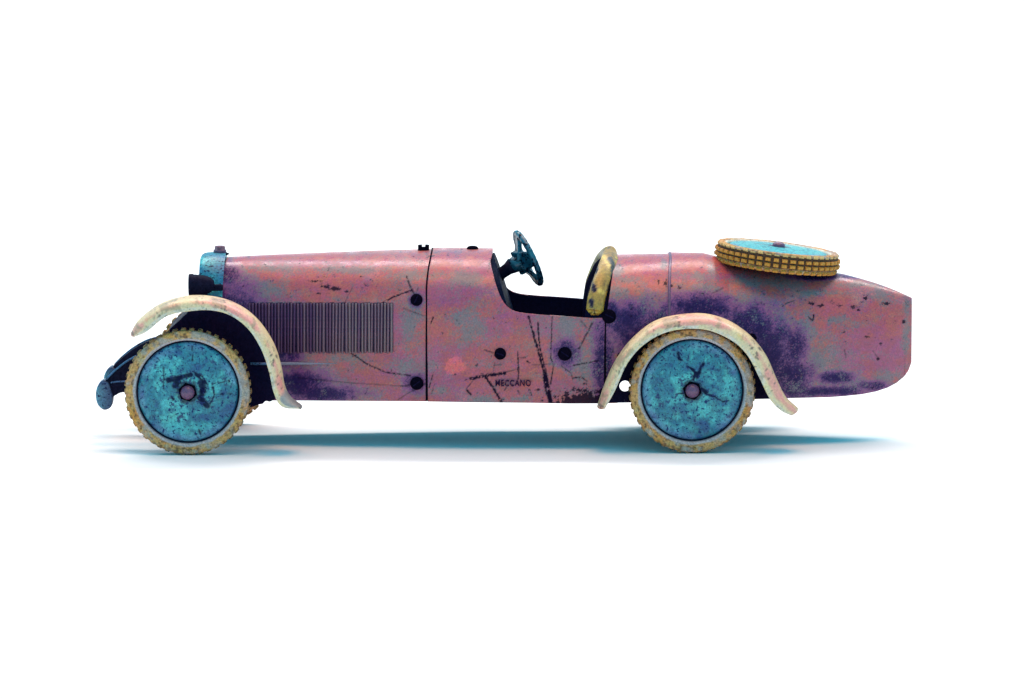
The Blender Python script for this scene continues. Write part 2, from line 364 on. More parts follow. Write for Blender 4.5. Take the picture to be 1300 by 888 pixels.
# --- body shell panels
def panel(name, p0, p1, mat, off0=None, off1=None, grow=0.0, step=1.05, cut=None, thick=2.6, groove=None):
    ncol = max(8, int((p1-p0)/step)); pxs = np.linspace(p0, p1, ncol+1)
    hw, zb, zs, zt, n = station(pxs); hw = hw+grow; zt = zt+grow
    m, mf = 210, 84                                       # rows from bottom to crown, near and far side
    Yg = np.zeros((ncol+1, m+1)); Zg = np.zeros((ncol+1, m+1)); Yf = np.zeros((ncol+1, mf+1)); Zf = np.zeros((ncol+1, mf+1))
    tt = np.linspace(0, PI/2, 160)
    for i in range(ncol+1):
        yc = np.cos(tt)**(2/n[i])*hw[i]; zc = zs[i]+np.sin(tt)**(2/n[i])*(zt[i]-zs[i])
        tuck = 1.5
        yy = np.r_[hw[i]-tuck if hw[i] > 12 else hw[i], yc]; zz = np.r_[zb[i], zc]
        d = np.r_[0, np.cumsum(np.hypot(np.diff(yy), np.diff(zz)))]; s = np.linspace(0, d[-1], m+1)
        Yg[i] = np.interp(s, d, yy); Zg[i] = np.interp(s, d, zz)
        s = np.linspace(0, d[-1], mf+1); Yf[i] = np.interp(s, d, yy); Zf[i] = np.interp(s, d, zz)
    Y = np.concatenate([-Yg, Yf[:, -2::-1]], 1); Z = np.concatenate([Zg, Zf[:, -2::-1]], 1)
    X = np.repeat((pxs-650.0)[:, None], m+mf+1, 1)
    u = np.linspace(0, 1, ncol+1)[:, None]
    h = (Z-zb[:, None])/(zt-zb)[:, None]
    if off0: X = X + off0(h)*(1-u)**3
    if off1: X = X + off1(h)*u**3
    rows = m+mf+1
    # small dents of thin old tinplate
    dent = (fbm(X+900, Z+np.where(Y > 0, 300, 0), 52, 2, 2)-.5)*3.4*np.clip(hw[:, None]/60, 0, 1)
    dent = dent*(1-ss(300, 330, X+650)*(1-ss(505, 535, X+650))*ss(105, 125, Z)*(1-ss(200, 215, Z)))
    Y = Y + np.sign(Y)*np.minimum(np.abs(Y)/20, 1)*dent
    keep = np.ones((ncol, rows-1), bool)
    if cut is not None:
        cx, cz = cut[:, 0], cut[:, 1]
        def inside(px_, pz_):
            r = np.zeros(px_.shape, bool); j = len(cx)-1
            for i in range(len(cx)):
                c = ((cz[i] > pz_) != (cz[j] > pz_)) & (px_ < (cx[j]-cx[i])*(pz_-cz[i])/(cz[j]-cz[i]+1e-9)+cx[i]); r ^= c; j = i
            return r
        Xc = .25*(X[:-1, :-1]+X[1:, :-1]+X[:-1, 1:]+X[1:, 1:]); Zc = .25*(Z[:-1, :-1]+Z[1:, :-1]+Z[:-1, 1:]+Z[1:, 1:])
        keep = ~inside(Xc, Zc)
        used_k = np.zeros((ncol+1, rows), int); used_c = np.zeros((ncol+1, rows), int)
        for a in (0, 1):
            for b in (0, 1):
                used_k[a:ncol+a, b:rows-1+b] += keep; used_c[a:ncol+a, b:rows-1+b] += ~keep
        bd = (used_k > 0) & (used_c > 0)
        for i, j in np.argwhere(bd):
            best = None
            for k in range(len(cx)):
                a = (cx[k-1], cz[k-1]); b = (cx[k], cz[k])
                dx, dz = b[0]-a[0], b[1]-a[1]; L = dx*dx+dz*dz
                if L < 1e-9: continue
                t = min(1, max(0, ((X[i, j]-a[0])*dx+(Z[i, j]-a[1])*dz)/L)); q = (a[0]+t*dx, a[1]+t*dz)
                dd = math.hypot(q[0]-X[i, j], q[1]-Z[i, j])
                if best is None or dd < best[0]: best = (dd, q)
            if best[0] < 2.6:
                X[i, j] = best[1][0]
                if abs(Y[i, j]) > 45: Z[i, j] = best[1][1]
    used = np.zeros((ncol+1, rows), bool)
    for a in (0, 1):
        for b in (0, 1): used[a:ncol+a, b:rows-1+b] |= keep
    idx = -np.ones((ncol+1, rows), int); idx[used] = np.arange(used.sum())
    V = np.stack([X[used], Y[used], Z[used]], 1)
    I, J = np.nonzero(keep)
    F = np.stack([idx[I, J], idx[I+1, J], idx[I+1, J+1], idx[I, J+1]], 1).tolist()
    px_, py_ = proj(V[:, 0], -np.abs(V[:, 1]), V[:, 2])
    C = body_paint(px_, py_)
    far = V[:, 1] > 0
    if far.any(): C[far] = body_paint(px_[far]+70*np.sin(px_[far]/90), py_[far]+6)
    o = mesh_obj(name, V, F, [M['body'], M['inside']], car, C)
    sd = o.modifiers.new('sheet', 'SOLIDIFY'); sd.thickness = thick*S; sd.offset = -1; sd.material_offset = 1; sd.material_offset_rim = 0
    return o
bonnet = panel('bonnet', 276, 543, M['body'], off0=lambda h: 13*np.clip((h-.62)/.38, 0, 1)**1.2, off1=lambda h: 6*np.clip((h-.75)/.25, 0, 1)**2)
# cockpit opening as seen from the side, (column, row, depth)
CUT = [(629, 314, 0), (625, 322, -40), (623, 334, -75), (626, 349, -92), (631, 366, -99), (637, 380, -103), (645, 390, -104), (657, 396, -105), (680, 399, -105), (710, 401, -105), (738, 403, -105), (748, 404, -105)]
cut = smooth_curve([(xat(a, d), zat(b, d)) for a, b, d in CUT], 90)
cut = np.r_[cut, [(140, cut[-1][1]), (140, 400), (cut[0][0]+2, 400)]]
cockpit = panel('cockpit_panel', 544, 766, M['body'], off0=lambda h: 6*np.clip((h-.75)/.25, 0, 1)**2, grow=1.6, cut=cut, step=1.0)
hole = np.array([(xat(a, -98), zat(b, -98)) for a, b in ((784, 530), (784, 486), (790, 474), (803, 470), (841, 470), (841, 530))])
rear = panel('rear_panel', 767, 847, M['body'], cut=hole, off0=lambda h: 12*np.clip((h-.55)/.45, 0, 1)**1.3, off1=lambda h: 3*np.clip((h-.75)/.25, 0, 1)**2, grow=0.4)
tail = panel('tail', 848, 1157, M['body'], off0=lambda h: 3*np.clip((h-.75)/.25, 0, 1)**2, grow=1.8)

# --- raised beads along the panel seams
def seam(px, off, name, dark, w, gr):
    hw, zb, zs, zt, n = [v[0] for v in station(np.array([float(px)]))]
    tt = np.linspace(0, PI/2, 50); yy = np.r_[hw, np.cos(tt)**(2/n)*hw]+gr; zz = np.r_[zb+1, zs+np.sin(tt)**(2/n)*(zt-zs)]+np.r_[0, np.full(50, gr)]
    yy[-1] = 0
    h = (zz-zb)/(zt-zb); xx = px-650+off(h)
    left = [(x, -y, z) for x, y, z in zip(xx, yy, zz)]
    path = left + [(x, -y, z) for x, y, z in left[-2::-1]]
    V, F = tube(path, w, 8)
    return mesh_obj(name, V, F, dark, car)
seam(543.3, lambda h: 6*np.clip((h-.75)/.25, 0, 1)**2, 'seam_bead', M['black'], 1.5, 0.2)
seam(766.3, lambda h: 12*np.clip((h-.55)/.45, 0, 1)**1.3, 'seam_bead', M['black'], 1.2, 0.1)
seam(847.2, lambda h: 3*np.clip((h-.75)/.25, 0, 1)**2, 'seam_bead', M['bolt'], 2.0, 0.6)

# --- louvres pressed into the bonnet sides
def louvre_mesh(mirror, tint):
    L = 63.0
    prof = [(-1.6, 0.9), (-.9, -0.5), (.3, -2.0), (1.1, -2.1), (1.5, -1.2), (1.55, .9)]
    V = []; F = []; n = len(prof); hs = [0, .02, .06, .94, .98, 1]; amp = [0, .6, 1, 1, .6, 0]
    for h, a in zip(hs, amp):
        for (x, y) in prof: V.append((x, (y*a if y < 0 else y), -h*L))
    for i in range(len(hs)-1):
        for k in range(n-1): F.append((i*n+k, i*n+k+1, (i+1)*n+k+1, (i+1)*n+k))
    if mirror: V = [(x, -y, z) for x, y, z in V]
    C = np.ones((len(V), 3))*lin(tint)
    o = mesh_obj('louvre', V, F, M['body'], bonnet, C)
    return o
NL = 45
for side in (-1, 1):
    protos = {}
    for k in range(NL):
        p, nrm = on_side(317 + k*(497-317)/(NL-1), 385)
        q, _ = on_side(317 + k*(497-317)/(NL-1), 446)
        tn = int(np.clip(k/NL*3.4+random.uniform(-.9, .9), 0, 3)); new = tn not in protos
        o = protos[tn] = louvre_mesh(side > 0, ((88, 50, 84), (108, 68, 90), (122, 86, 98), (130, 98, 102))[tn]) if new else protos[tn].copy()
        if not new: col.objects.link(o)
        o.location = Vector((p.x, side*(abs(p.y)+1.3), p.z))*S
        tilt = math.atan2(abs(q.y)-abs(p.y), p.z-q.z)
        o.rotation_euler = (side*tilt, 0, (1 if side < 0 else -1)*math.atan2(nrm.x, -nrm.y))
        o.rotation_euler.y = random.uniform(-.012, .012); o.scale = (random.uniform(.88, 1.1), random.uniform(.75, 1.2), random.uniform(.985, 1.01))
        o.location.z += random.uniform(-.5, .5)*S
        o.parent = bonnet
# ridge along the lower bonnet side
path = [tuple(on_side(x, 461.5+(x-276)*.004)[0]) for x in np.linspace(279, 428, 40)]
V, F = tube(path, list(np.interp(np.linspace(0, 1, 40), [0, .6, 1], [2.4, 2.2, .4])), 8)
mesh_obj('pressed_ridge', V, F, M['body'], bonnet, np.ones((len(V), 3))*lin((138, 124, 140)))

# --- screws on the body sides and top
def dome(r, h, n=28, hole=0.0, slot=False):
    prof = [(r, 1.5), (r, -h*.25), (r*.93, -h*.5), (r*.75, -h*.8), (r*.5, -h*.95), (0.02, -h)]
    return lathe(prof, n)
def side_screw(px, py, r, h=4.0, mat='black'):
    p, nrm = on_side(px, py, 1.2)
    V, F = dome(r, h)
    o = mesh_obj('screw', V, F, M[mat], car, loc=p)
    o.rotation_euler = Vector((0, -1, 0)).rotation_difference(nrm).to_euler()
    V, F = box(0, -h*0.98, 0, r*1.3, .8, 1.3)
    s = mesh_obj('slot', V, F, M['inside'], o, smooth=False)
    s.rotation_euler = (0, random.uniform(0, 3), 0)
for a in ((529, 381, 7.6), (529, 487, 8.2), (635, 449.5, 7.4), (717, 449.5, 8.6), (773, 402, 8.8), (789, 453, 5.5), (954, 430, 6.5)): side_screw(*a)
def top_screw(px, py, r, h, mat, two):
    X = xat(px, 0); hw, zb, zs, zt, n = [v[0] for v in station(np.array([float(px)]))]
    Z = zt+1.4
    if two:                                             # cheese head with a wide slot
        V = []; F = []
        for sgn in (-1, 1):
            b0 = len(V); m_ = 14
            arc = [(sgn*(1.6+(r-1.6)*math.sin(a)), r*math.cos(a)) for a in np.linspace(0.08, PI-.08, m_)]
            for z in (-3, h): V += [(x, y, z) for x, y in arc]
            F += [tuple(b0+i for i in range(m_)), tuple(b0+m_+i for i in range(m_))[::-1]] + [(b0+i, b0+(i+1) % m_, b0+m_+(i+1) % m_, b0+m_+i) for i in range(m_)]
        Vb, Fb = lathe([(r*.98, -3), (r*.98, h*.45), (.02, h*.45)], 24, 'Z'); b0 = len(V)
        V += Vb; F += [tuple(i+b0 for i in f) for f in Fb]
        o = mesh_obj('screw', V, F, M[mat], car, loc=(X, 0, Z), smooth=False); fix_normals(o)
    else:
        V, F = lathe([(r, -3), (r, h*.3), (r*.85, h*.75), (r*.5, h), (.02, h*1.02)], 28, 'Z')
        o = mesh_obj('screw', V, F, M[mat], car, loc=(X, 0, Z))
    return o
top_screw(538, 315, 7.2, 5, 'black', True)
top_screw(600, 316, 7.4, 4.2, 'black', False)

# --- stamped lettering on the cockpit side
def lettering():
    cu = bpy.data.curves.new('lettering', 'FONT'); cu.body = 'MECCANO'; cu.size = 1.0; cu.extrude = 0.0; cu.offset = 0.022; cu.space_character = 1.12
    tmp = bpy.data.objects.new('tmp_text', cu); col.objects.link(tmp)
    dg = bpy.context.evaluated_depsgraph_get(); me = bpy.data.meshes.new_from_object(tmp.evaluated_get(dg))
    bpy.data.objects.remove(tmp)
    co = np.array([v.co[:] for v in me.vertices]); w = co[:, 0].max()-co[:, 0].min(); h = co[:, 1].max()-co[:, 1].min()
    a, n1 = on_side(629, 490.5, 1.6); b, n2 = on_side(674, 490.5, 1.6)
    W = b.x-a.x; H = 8.2
    V = []
    for x, y, z in co:
        u = (x-co[:, 0].min())/w; v = (y-co[:, 1].min())/h
        px = 629+u*45; py = 490.5-v*8.2 + .3*math.sin(px*.9)
        p, nn = on_side(px, py, 1.6); p = p+nn*1.6; V.append(tuple(p))
    F = [tuple(p.vertices) for p in me.polygons]
    o = mesh_obj('lettering', V, F, M['letter'], car, smooth=False)
    sd = o.modifiers.new('ink', 'SOLIDIFY'); sd.thickness = 1.4*S; sd.offset = 0
lettering()

# --- cockpit fittings: dashboard, floor, seat, steering wheel
def arch_plate(name, px, lean, z0, inset, mat, thick=3.0, ztop=None, back=0.0):
    hw, zb, zs, zt, n = [v[0] for v in station(np.array([float(px)]))]
    tt = np.linspace(0, PI/2, 24); yy = np.r_[hw, np.cos(tt)**(2/n)*hw]-inset; zz = np.r_[z0, zs+np.sin(tt)**(2/n)*(zt-zs)-inset]
    yy = np.maximum(yy, 0)
    if ztop: zz = np.minimum(zz, ztop)
    pts = [(-y, z) for y, z in zip(yy, zz)]+[(y, z) for y, z in list(zip(yy, zz))[-2::-1]]
    V = []
    for dx in (-back, thick):
        V += [(px-650+dx+(zt-z)*lean, y, z) for y, z in pts]
    m_ = len(pts); F = [tuple(range(m_)), tuple(range(2*m_-1, m_-1, -1))]+[(i, (i+1) % m_, m_+(i+1) % m_, m_+i) for i in range(m_)]
    o = mesh_obj(name, V, F, mat, car, smooth=False); fix_normals(o); return o
arch_plate('dashboard', 623, 0.30, 150, 4, M['dash'], back=26)
V, F = box(20, 0, 78, 200, 190, 4); mesh_obj('cockpit_floor', V, F, M['inside'], car, smooth=False)
seat = empty('seat', (0, 0, 0), car)
V, F = box(62, 0, 100, 84, 176, 36); o = mesh_obj('cushion', V, F, M['inside'], seat); bevel(o, 9, 3)
ROLL = ([318, 330, 345, 362, 380, 398, 470], [776, 771.5, 764.5, 758.5, 753, 750.5, 746])
def backrest():
    hw, zb, zs, zt, n = [v[0] for v in station(np.array([765.0]))]
    V = []; F = []; tt = np.linspace(0, PI/2, 40)
    lay = [(-5, 14), (-8, 10), (-9, 6), (-6, 3), (19, 2.5)]
    for dx, inset in lay:
        yy = np.r_[hw, np.cos(tt)**(2/n)*hw]; zz = np.r_[zs-60, zs+np.sin(tt)**(2/n)*(zt-zs)]
        k = 1-inset/hw; half = []
        for y, z in zip(yy, zz):
            row = proj(0, -y, z)[1]; half.append((np.interp(row, *ROLL)-650+dx, -y*k, zs+(z-zs)*k if z > zs else z))
        V += half+[(x, -y, z) for x, y, z in half[-2::-1]]
    m_ = len(V)//len(lay)
    for i in range(len(lay)-1): F += [(i*m_+j, i*m_+j+1, (i+1)*m_+j+1, (i+1)*m_+j) for j in range(m_-1)]
    F += [tuple(range(m_)), tuple((len(lay)-1)*m_+j for j in range(m_))]
    o = mesh_obj('backrest', V, F, M['inside'], seat, angle=50); fix_normals(o)
backrest()

# gold padded roll round the back of the cockpit
def coaming():
    hw, zb, zs, zt, n = [v[0] for v in station(np.array([765.0]))]
    zlow = zat(397, -104)
    tt = np.linspace(0, PI/2, 70); yy = np.cos(tt)**(2/n)*hw; zz = zs+np.sin(tt)**(2/n)*(zt-zs)
    yy = np.r_[hw, hw, yy]; zz = np.r_[zlow, (zlow+zs)/2 if zlow < zs else zs, zz]
    k = zz >= zlow-.1; yy, zz = yy[k], zz[k]
    rows = np.array([proj(0, -y, z)[1] for y, z in zip(yy, zz)])
    xs = np.interp(rows, *ROLL)+2.4
    left = [(x-650, -y, z) for x, y, z in zip(xs, yy, zz)]
    path = smooth_curve(left+[(x, -y, z) for x, y, z in left[-2::-1]], 150)
    s = np.linspace(0, 1, 150); e = np.minimum(s, 1-s)
    R = 11.0*np.clip(.25+np.sqrt(np.clip(e/.035, 0, 1)), 0, 1)*(1+.10*np.sin(s*PI)**4)
    n_ = 26; V, F = tube([tuple(p) for p in path], list(R), n_, True, .62)
    A = np.array(V); px_, py_ = proj(A[:, 0], A[:, 1], A[:, 2])
    C = np.ones((len(V), 3))*lin((164, 124, 48))
    nn = fbm(px_+A[:, 1]*.3, py_, 12, 1, 4); n3 = fbm(px_, py_+A[:, 1], 5, 2, 3)
    C = mixc(C, lin((226, 184, 84)), ss(.50, .68, nn)); C = mixc(C, lin((112, 84, 44)), ss(.52, .68, n3))
    w = np.maximum(blob(px_, py_, 751, 384, 5, 8), np.maximum(blob(px_, py_, 754, 366, 4, 7), blob(px_, py_, 756, 340, 4, 9)))
    C = mixc(C, lin((36, 28, 50)), ss(.5, .62, w*.6+.55*n3)); C = mixc(C, lin((70, 62, 60)), .8*ss(.62, .7, n3))
    return mesh_obj('cockpit_coaming', V, F, M['gold'], car, C)
coaming()
p = at(779, 326, 0); V, F = lathe([(4, -3), (4, 2), (2.6, 4), (.02, 4.4)], 18, 'Z'); mesh_obj('screw', V, F, M['black'], car, loc=(p[0]+1, -4, p[2]-3))

def steering():
    Ys = 14.0
    c = Vector(at(670.5, 328, Ys)); d = Vector((0.416, 0, -0.909)).normalized()       # runs down the wheel's long axis
    n0 = Vector((0.909, 0, 0.416)); yaw = math.radians(12)
    nrm = (n0*math.cos(yaw) + Vector((0, 1, 0))*math.sin(yaw)).normalized(); e2 = nrm.cross(d).normalized()
    w = empty('steering_wheel', tuple(c), car)
    R = Matrix((d, e2, nrm)).transposed().to_4x4(); w.rotation_euler = R.to_euler()
    # local axes: x down the wheel, y across, z towards the driver
    nseg, m_ = 120, 12; V = []; F = []
    for i in range(nseg):
        a = 2*PI*i/nseg; rr = 4.3+.22*math.sin(a*26)
        for k in range(m_):
            q = 2*PI*k/m_; V.append(((34.5+rr*math.cos(q))*math.cos(a), (34.5+rr*math.cos(q))*math.sin(a), rr*.9*math.sin(q)))
    for i in range(nseg):
        for k in range(m_): F.append((i*m_+k, ((i+1) % nseg)*m_+k, ((i+1) % nseg)*m_+(k+1) % m_, i*m_+(k+1) % m_))
    mesh_obj('rim', V, F, M['steer'], w)
    for i in range(4):
        a = PI/2*i+PI/4*0; ca, sa = math.cos(a), math.sin(a)
        V = []; F = []; ts = np.linspace(0, 1, 8)
        for t in ts:
            r = 4+31*t; zz = -15*(1-t)**1.6; hw = 9*(1-t)**1.2+7.0+3.0*t**4; th = 3.0
            for (v, z) in ((-hw, zz-th), (hw, zz-th), (hw, zz+th), (-hw, zz+th)): V.append((r*ca-v*sa, r*sa+v*ca, z))
        for j in range(7):
            for k in range(4): F.append((j*4+k, j*4+(k+1) % 4, j*4+4+(k+1) % 4, j*4+4+k))
        F += [(0, 1, 2, 3), (31, 30, 29, 28)]
        o = mesh_obj('spoke', V, F, M['steer'], w, smooth=True, angle=40); fix_normals(o); bevel(o, 1.2, 2)
    V, F = lathe([(.02, -26), (9, -26), (10, -20), (12, -14), (9, -8), (5, -7), (.02, -7)], 28, 'Z'); mesh_obj('hub', V, F, M['steer'], w)
    hubp = c-nrm*22
    end = Vector(at(630, 352, Ys))
    V, F = tube([tuple(hubp), tuple(hubp.lerp(end, .3)), tuple(hubp.lerp(end, .65)), tuple(end)], [10.5, 8, 7.5, 10], 18)
    mesh_obj('steering_column', V, F, M['navy'], car)
steering()

# --- radiator, cap and lamp
def radiator():
    # shell seen from the side: outline rows; sections are rounded arches
    rad = empty('radiator', (0, 0, 0), car)
    cols_ = [(255.5, .90, 7), (257, .95, 3.5), (260, .975, 1.5), (265, 1, .4), (272, 1, 0), (279, 1.01, 0), (288, 1.02, .5)]
    zb = 75; hw0 = 57; V = []; m_ = 60
    zt0 = zat(320.5, 0)
    for (px, k, dz) in cols_:
        zt = zt0-dz*1.0; hw = hw0*k; zs = zb+(zt-zb)*.55
        tt = np.linspace(0, PI/2, m_//2)
        q = np.r_[zb, zs+np.sin(tt)**(2/2.5)*(zt-zs)]; yy = np.r_[hw, np.cos(tt)**(2/2.5)*hw]
        half = [(-y, z) for y, z in zip(yy, q)]; full = half+[(-y, z) for y, z in half[-2::-1]]
        for (y, z) in full:
            lean = (7.0*max(0, 1-(z-zb)/(zt-zb))**.9) if px > 275 else 0
            V.append((px-650-lean, y, z))
    m2 = len(full); F = []
    for i in range(len(cols_)-1):
        for k in range(m2-1): F.append((i*m2+k, (i+1)*m2+k, (i+1)*m2+k+1, i*m2+k+1))
    F.append(tuple(range(m2))); F.append(tuple((len(cols_)-1)*m2+k for k in range(m2))[::-1])
    A = np.array(V); nn = fbm(A[:, 0]+A[:, 1], A[:, 2], 14, 1); 
    # finer mesh for colour
    C = np.ones((len(V), 3))*lin((34, 128, 144)); C = mixc(C, lin((100, 196, 196)), ss(.5, .7, nn)); C = mixc(C, lin((30, 92, 140)), ss(.5, .35, nn)*.6)
    o = mesh_obj('shell', V, F, M['teal'], rad, C, angle=50); fix_normals(o)
    for k in range(13):                                  # grille bars on the front face
        y = -42+k*7
        zt = zb+(zt0-zb)*(.9-.00006*y*y); V, F = box(254.4-650, y, (zb+8+zt-8)/2, 2.6, 2.4, zt-zb-22); mesh_obj('grille_bar', V, F, M['navy'], rad, smooth=False)
    p = at(281, 320, 0)
    c = empty('radiator_cap', (p[0]-1, 0, zt0-1), rad)
    V, F = lathe([(8, 0), (8.4, 1), (8.2, 4), (7.0, 4.6), (.02, 4.6)], 28, 'Z'); mesh_obj('collar', V, F, M['bolt'], c, angle=35)
    V, F = lathe([(6.6, 4.4), (6.6, 8), (5.6, 9.2), (.02, 9.4)], 6, 'Z'); mesh_obj('plug', V, F, M['rust'], c, angle=30)
    # lip of the bonnet front
    V, F = tube([at(283, 325, -6), at(287, 322.5, -2), at(291.5, 322.5, 0)], [1.5, 2.6, .8], 10); mesh_obj('clip', V, F, M['navy'], rad)
radiator()
def headlamp():
    h = empty('headlamp', at(254, 362, -72), car)
    V, F = lathe([(.02, -13), (11, -13), (13.2, -12), (13.2, -5), (13, -3.5), (12.6, 2), (11.6, 8), (9.5, 14), (5.5, 18), (.02, 19)], 36, 'Z')
    V = [(z, y, x) for x, y, z in V]; o = mesh_obj('shell', V, F, M['navy'], h, angle=50); fix_normals(o)
    V, F = lathe([(13.2, -13.6), (14, -12.5), (14, -8.5), (13.2, -7.5)], 36, 'Z'); V = [(z, y, x) for x, y, z in V]; mesh_obj('bezel', V, F, M['navy'], h, angle=50)
    V, F = box(1, 0, -15, 18, 9, 24); o = mesh_obj('bracket', V, F, M['navy'], h, smooth=False); bevel(o, 1.5)
    V, F = box(16, 6, -4, 26, 7, 8); o = mesh_obj('arm', V, F, M['navy'], h, smooth=False); bevel(o, 1.5)
headlamp()

# --- chassis and front spring carriers
ch = empty('chassis', (0, 0, 0), car)
pts = [(213, 421), (226, 409), (240, 395), (262, 393), (345, 396), (349, 500), (347, 508), (342, 511), (337, 509), (333, 513), (320, 516), (300, 516), (230, 500)]
V, F = extrude_profile([(xat(a, -56), zat(b, -56)) for a, b in pts], -56, 56); o = mesh_obj('front_frame', V, F, M['navy'], ch, smooth=False); fix_normals(o); bevel(o, 2, 2)
for s in (-1, 1):
    V, F = box(-95, s*50, 74, 400, 8, 10); mesh_obj('side_rail', V, F, M['navy'], ch, smooth=False)
V, F = box(-20, 0, 67, 300, 120, 3); mesh_obj('bottom_plate', V, F, M['inside'], ch, smooth=False)
V, F = box(375, 0, 72, 90, 50, 3); mesh_obj('bottom_plate', V, F, M['inside'], ch, smooth=False)
for (x, y) in ((318, 492), (331, 505)):
    V, F = lathe([(4.5, -4), (4.5, 4), (3, 6), (.02, 6)], 8); p = at(x, y, -60); o = mesh_obj('nut', [(a, -b, c) for a, b, c in V], F, M['navy'], ch, loc=p); fix_normals(o)
IRON = [(222, 441), (192, 445), (176, 450), (160, 459), (146, 470), (135, 480), (133, 486), (140, 492), (143, 505), (146, 501), (153, 498), (160, 497), (200, 499), (235, 490)]
HANG = [(132, 481), (126, 486), (122.5, 494), (122, 504), (124.5, 513), (131, 519), (137, 518.5), (142, 514), (143.5, 503), (141, 492), (138, 485)]
for s in (-1, 1):
    Y0, Y1 = (-74, -58) if s < 0 else (58, 74)
    iron = empty('spring_carrier', (0, 0, 0), car)
    V, F = extrude_profile([(xat(a, -66), zat(b, -66)) for a, b in IRON], Y0, Y1); o = mesh_obj('arm', V, F, M['navy'], iron, smooth=False); fix_normals(o); bevel(o, 1.5, 2)
    hc = smooth_curve([(xat(a, -66), zat(b, -66)) for a, b in HANG+HANG[:1]], 60)[:-1]
    V, F = extrude_profile([tuple(q) for q in hc], Y0-3, Y1+3); C = np.ones((len(V), 3))*lin((84, 134, 156))
    A = np.array(V); C = mixc(C, lin((36, 40, 84)), .85*ss(.4, .55, fbm(A[:, 0], A[:, 2], 7, 1)+.02*(A[:, 0]+516)))
    o = mesh_obj('spring_hanger', V, F, M['teal'], iron, C, smooth=False); fix_normals(o); bevel(o, 2.4, 3)
    yy = Y0-1 if s < 0 else Y1+1
    for pts, r in (([(190, 445.5), (176, 450), (160, 459), (146, 470), (135, 481)], 1.3), ([(141, 485), (150, 483.5), (164, 483)], 1.1), ([(131.5, 488), (132.5, 497), (131.5, 506), (132, 515)], 1.3)):
        q = smooth_curve([(xat(a, -66), yy, zat(b, -66)) for a, b in pts], 24); V, F = tube([tuple(v) for v in q], r, 8)
        mesh_obj('leaf_spring', V, F, M['spring'], iron)
p = at(133, 503, -66); V, F = tube([(p[0], -60, p[2]), (p[0], 60, p[2])], 5, 14); mesh_obj('front_crossbar', V, F, M['navy'], car)

# --- dark wheel wells behind the mudguards
WF = [(213, 421), (240, 396), (270, 392), (297, 398), (320, 416), (337, 445), (346, 475), (350, 498), (349, 507), (343, 510), (337, 509), (333, 513), (327, 514), (320, 517), (300, 517), (240, 505)]
HC = [(793.5+7*math.cos(a), 490.5+7*math.sin(a)) for a in np.linspace(PI/2, PI/2+2*PI, 28)]
WR = [(793.5, 511.5)] + HC[::-1] + [(793.4, 511.5), (771, 511.5), (783, 484), (797, 457), (817, 434), (843, 418), (872, 411), (902, 412), (930, 424), (955, 444), (972, 475), (982, 506.5), (880, 509)]
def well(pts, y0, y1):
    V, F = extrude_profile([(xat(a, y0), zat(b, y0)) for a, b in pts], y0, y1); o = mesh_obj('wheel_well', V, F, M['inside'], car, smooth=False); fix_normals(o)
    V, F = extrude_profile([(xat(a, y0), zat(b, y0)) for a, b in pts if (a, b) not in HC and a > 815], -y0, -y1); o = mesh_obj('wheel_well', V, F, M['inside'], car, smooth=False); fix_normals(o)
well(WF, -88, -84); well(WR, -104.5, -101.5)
V, F = tube([at(318, 462, -90), at(344, 462, -90)], 1.6, 8); mesh_obj('chassis_edge', V, F, M['spring'], car)

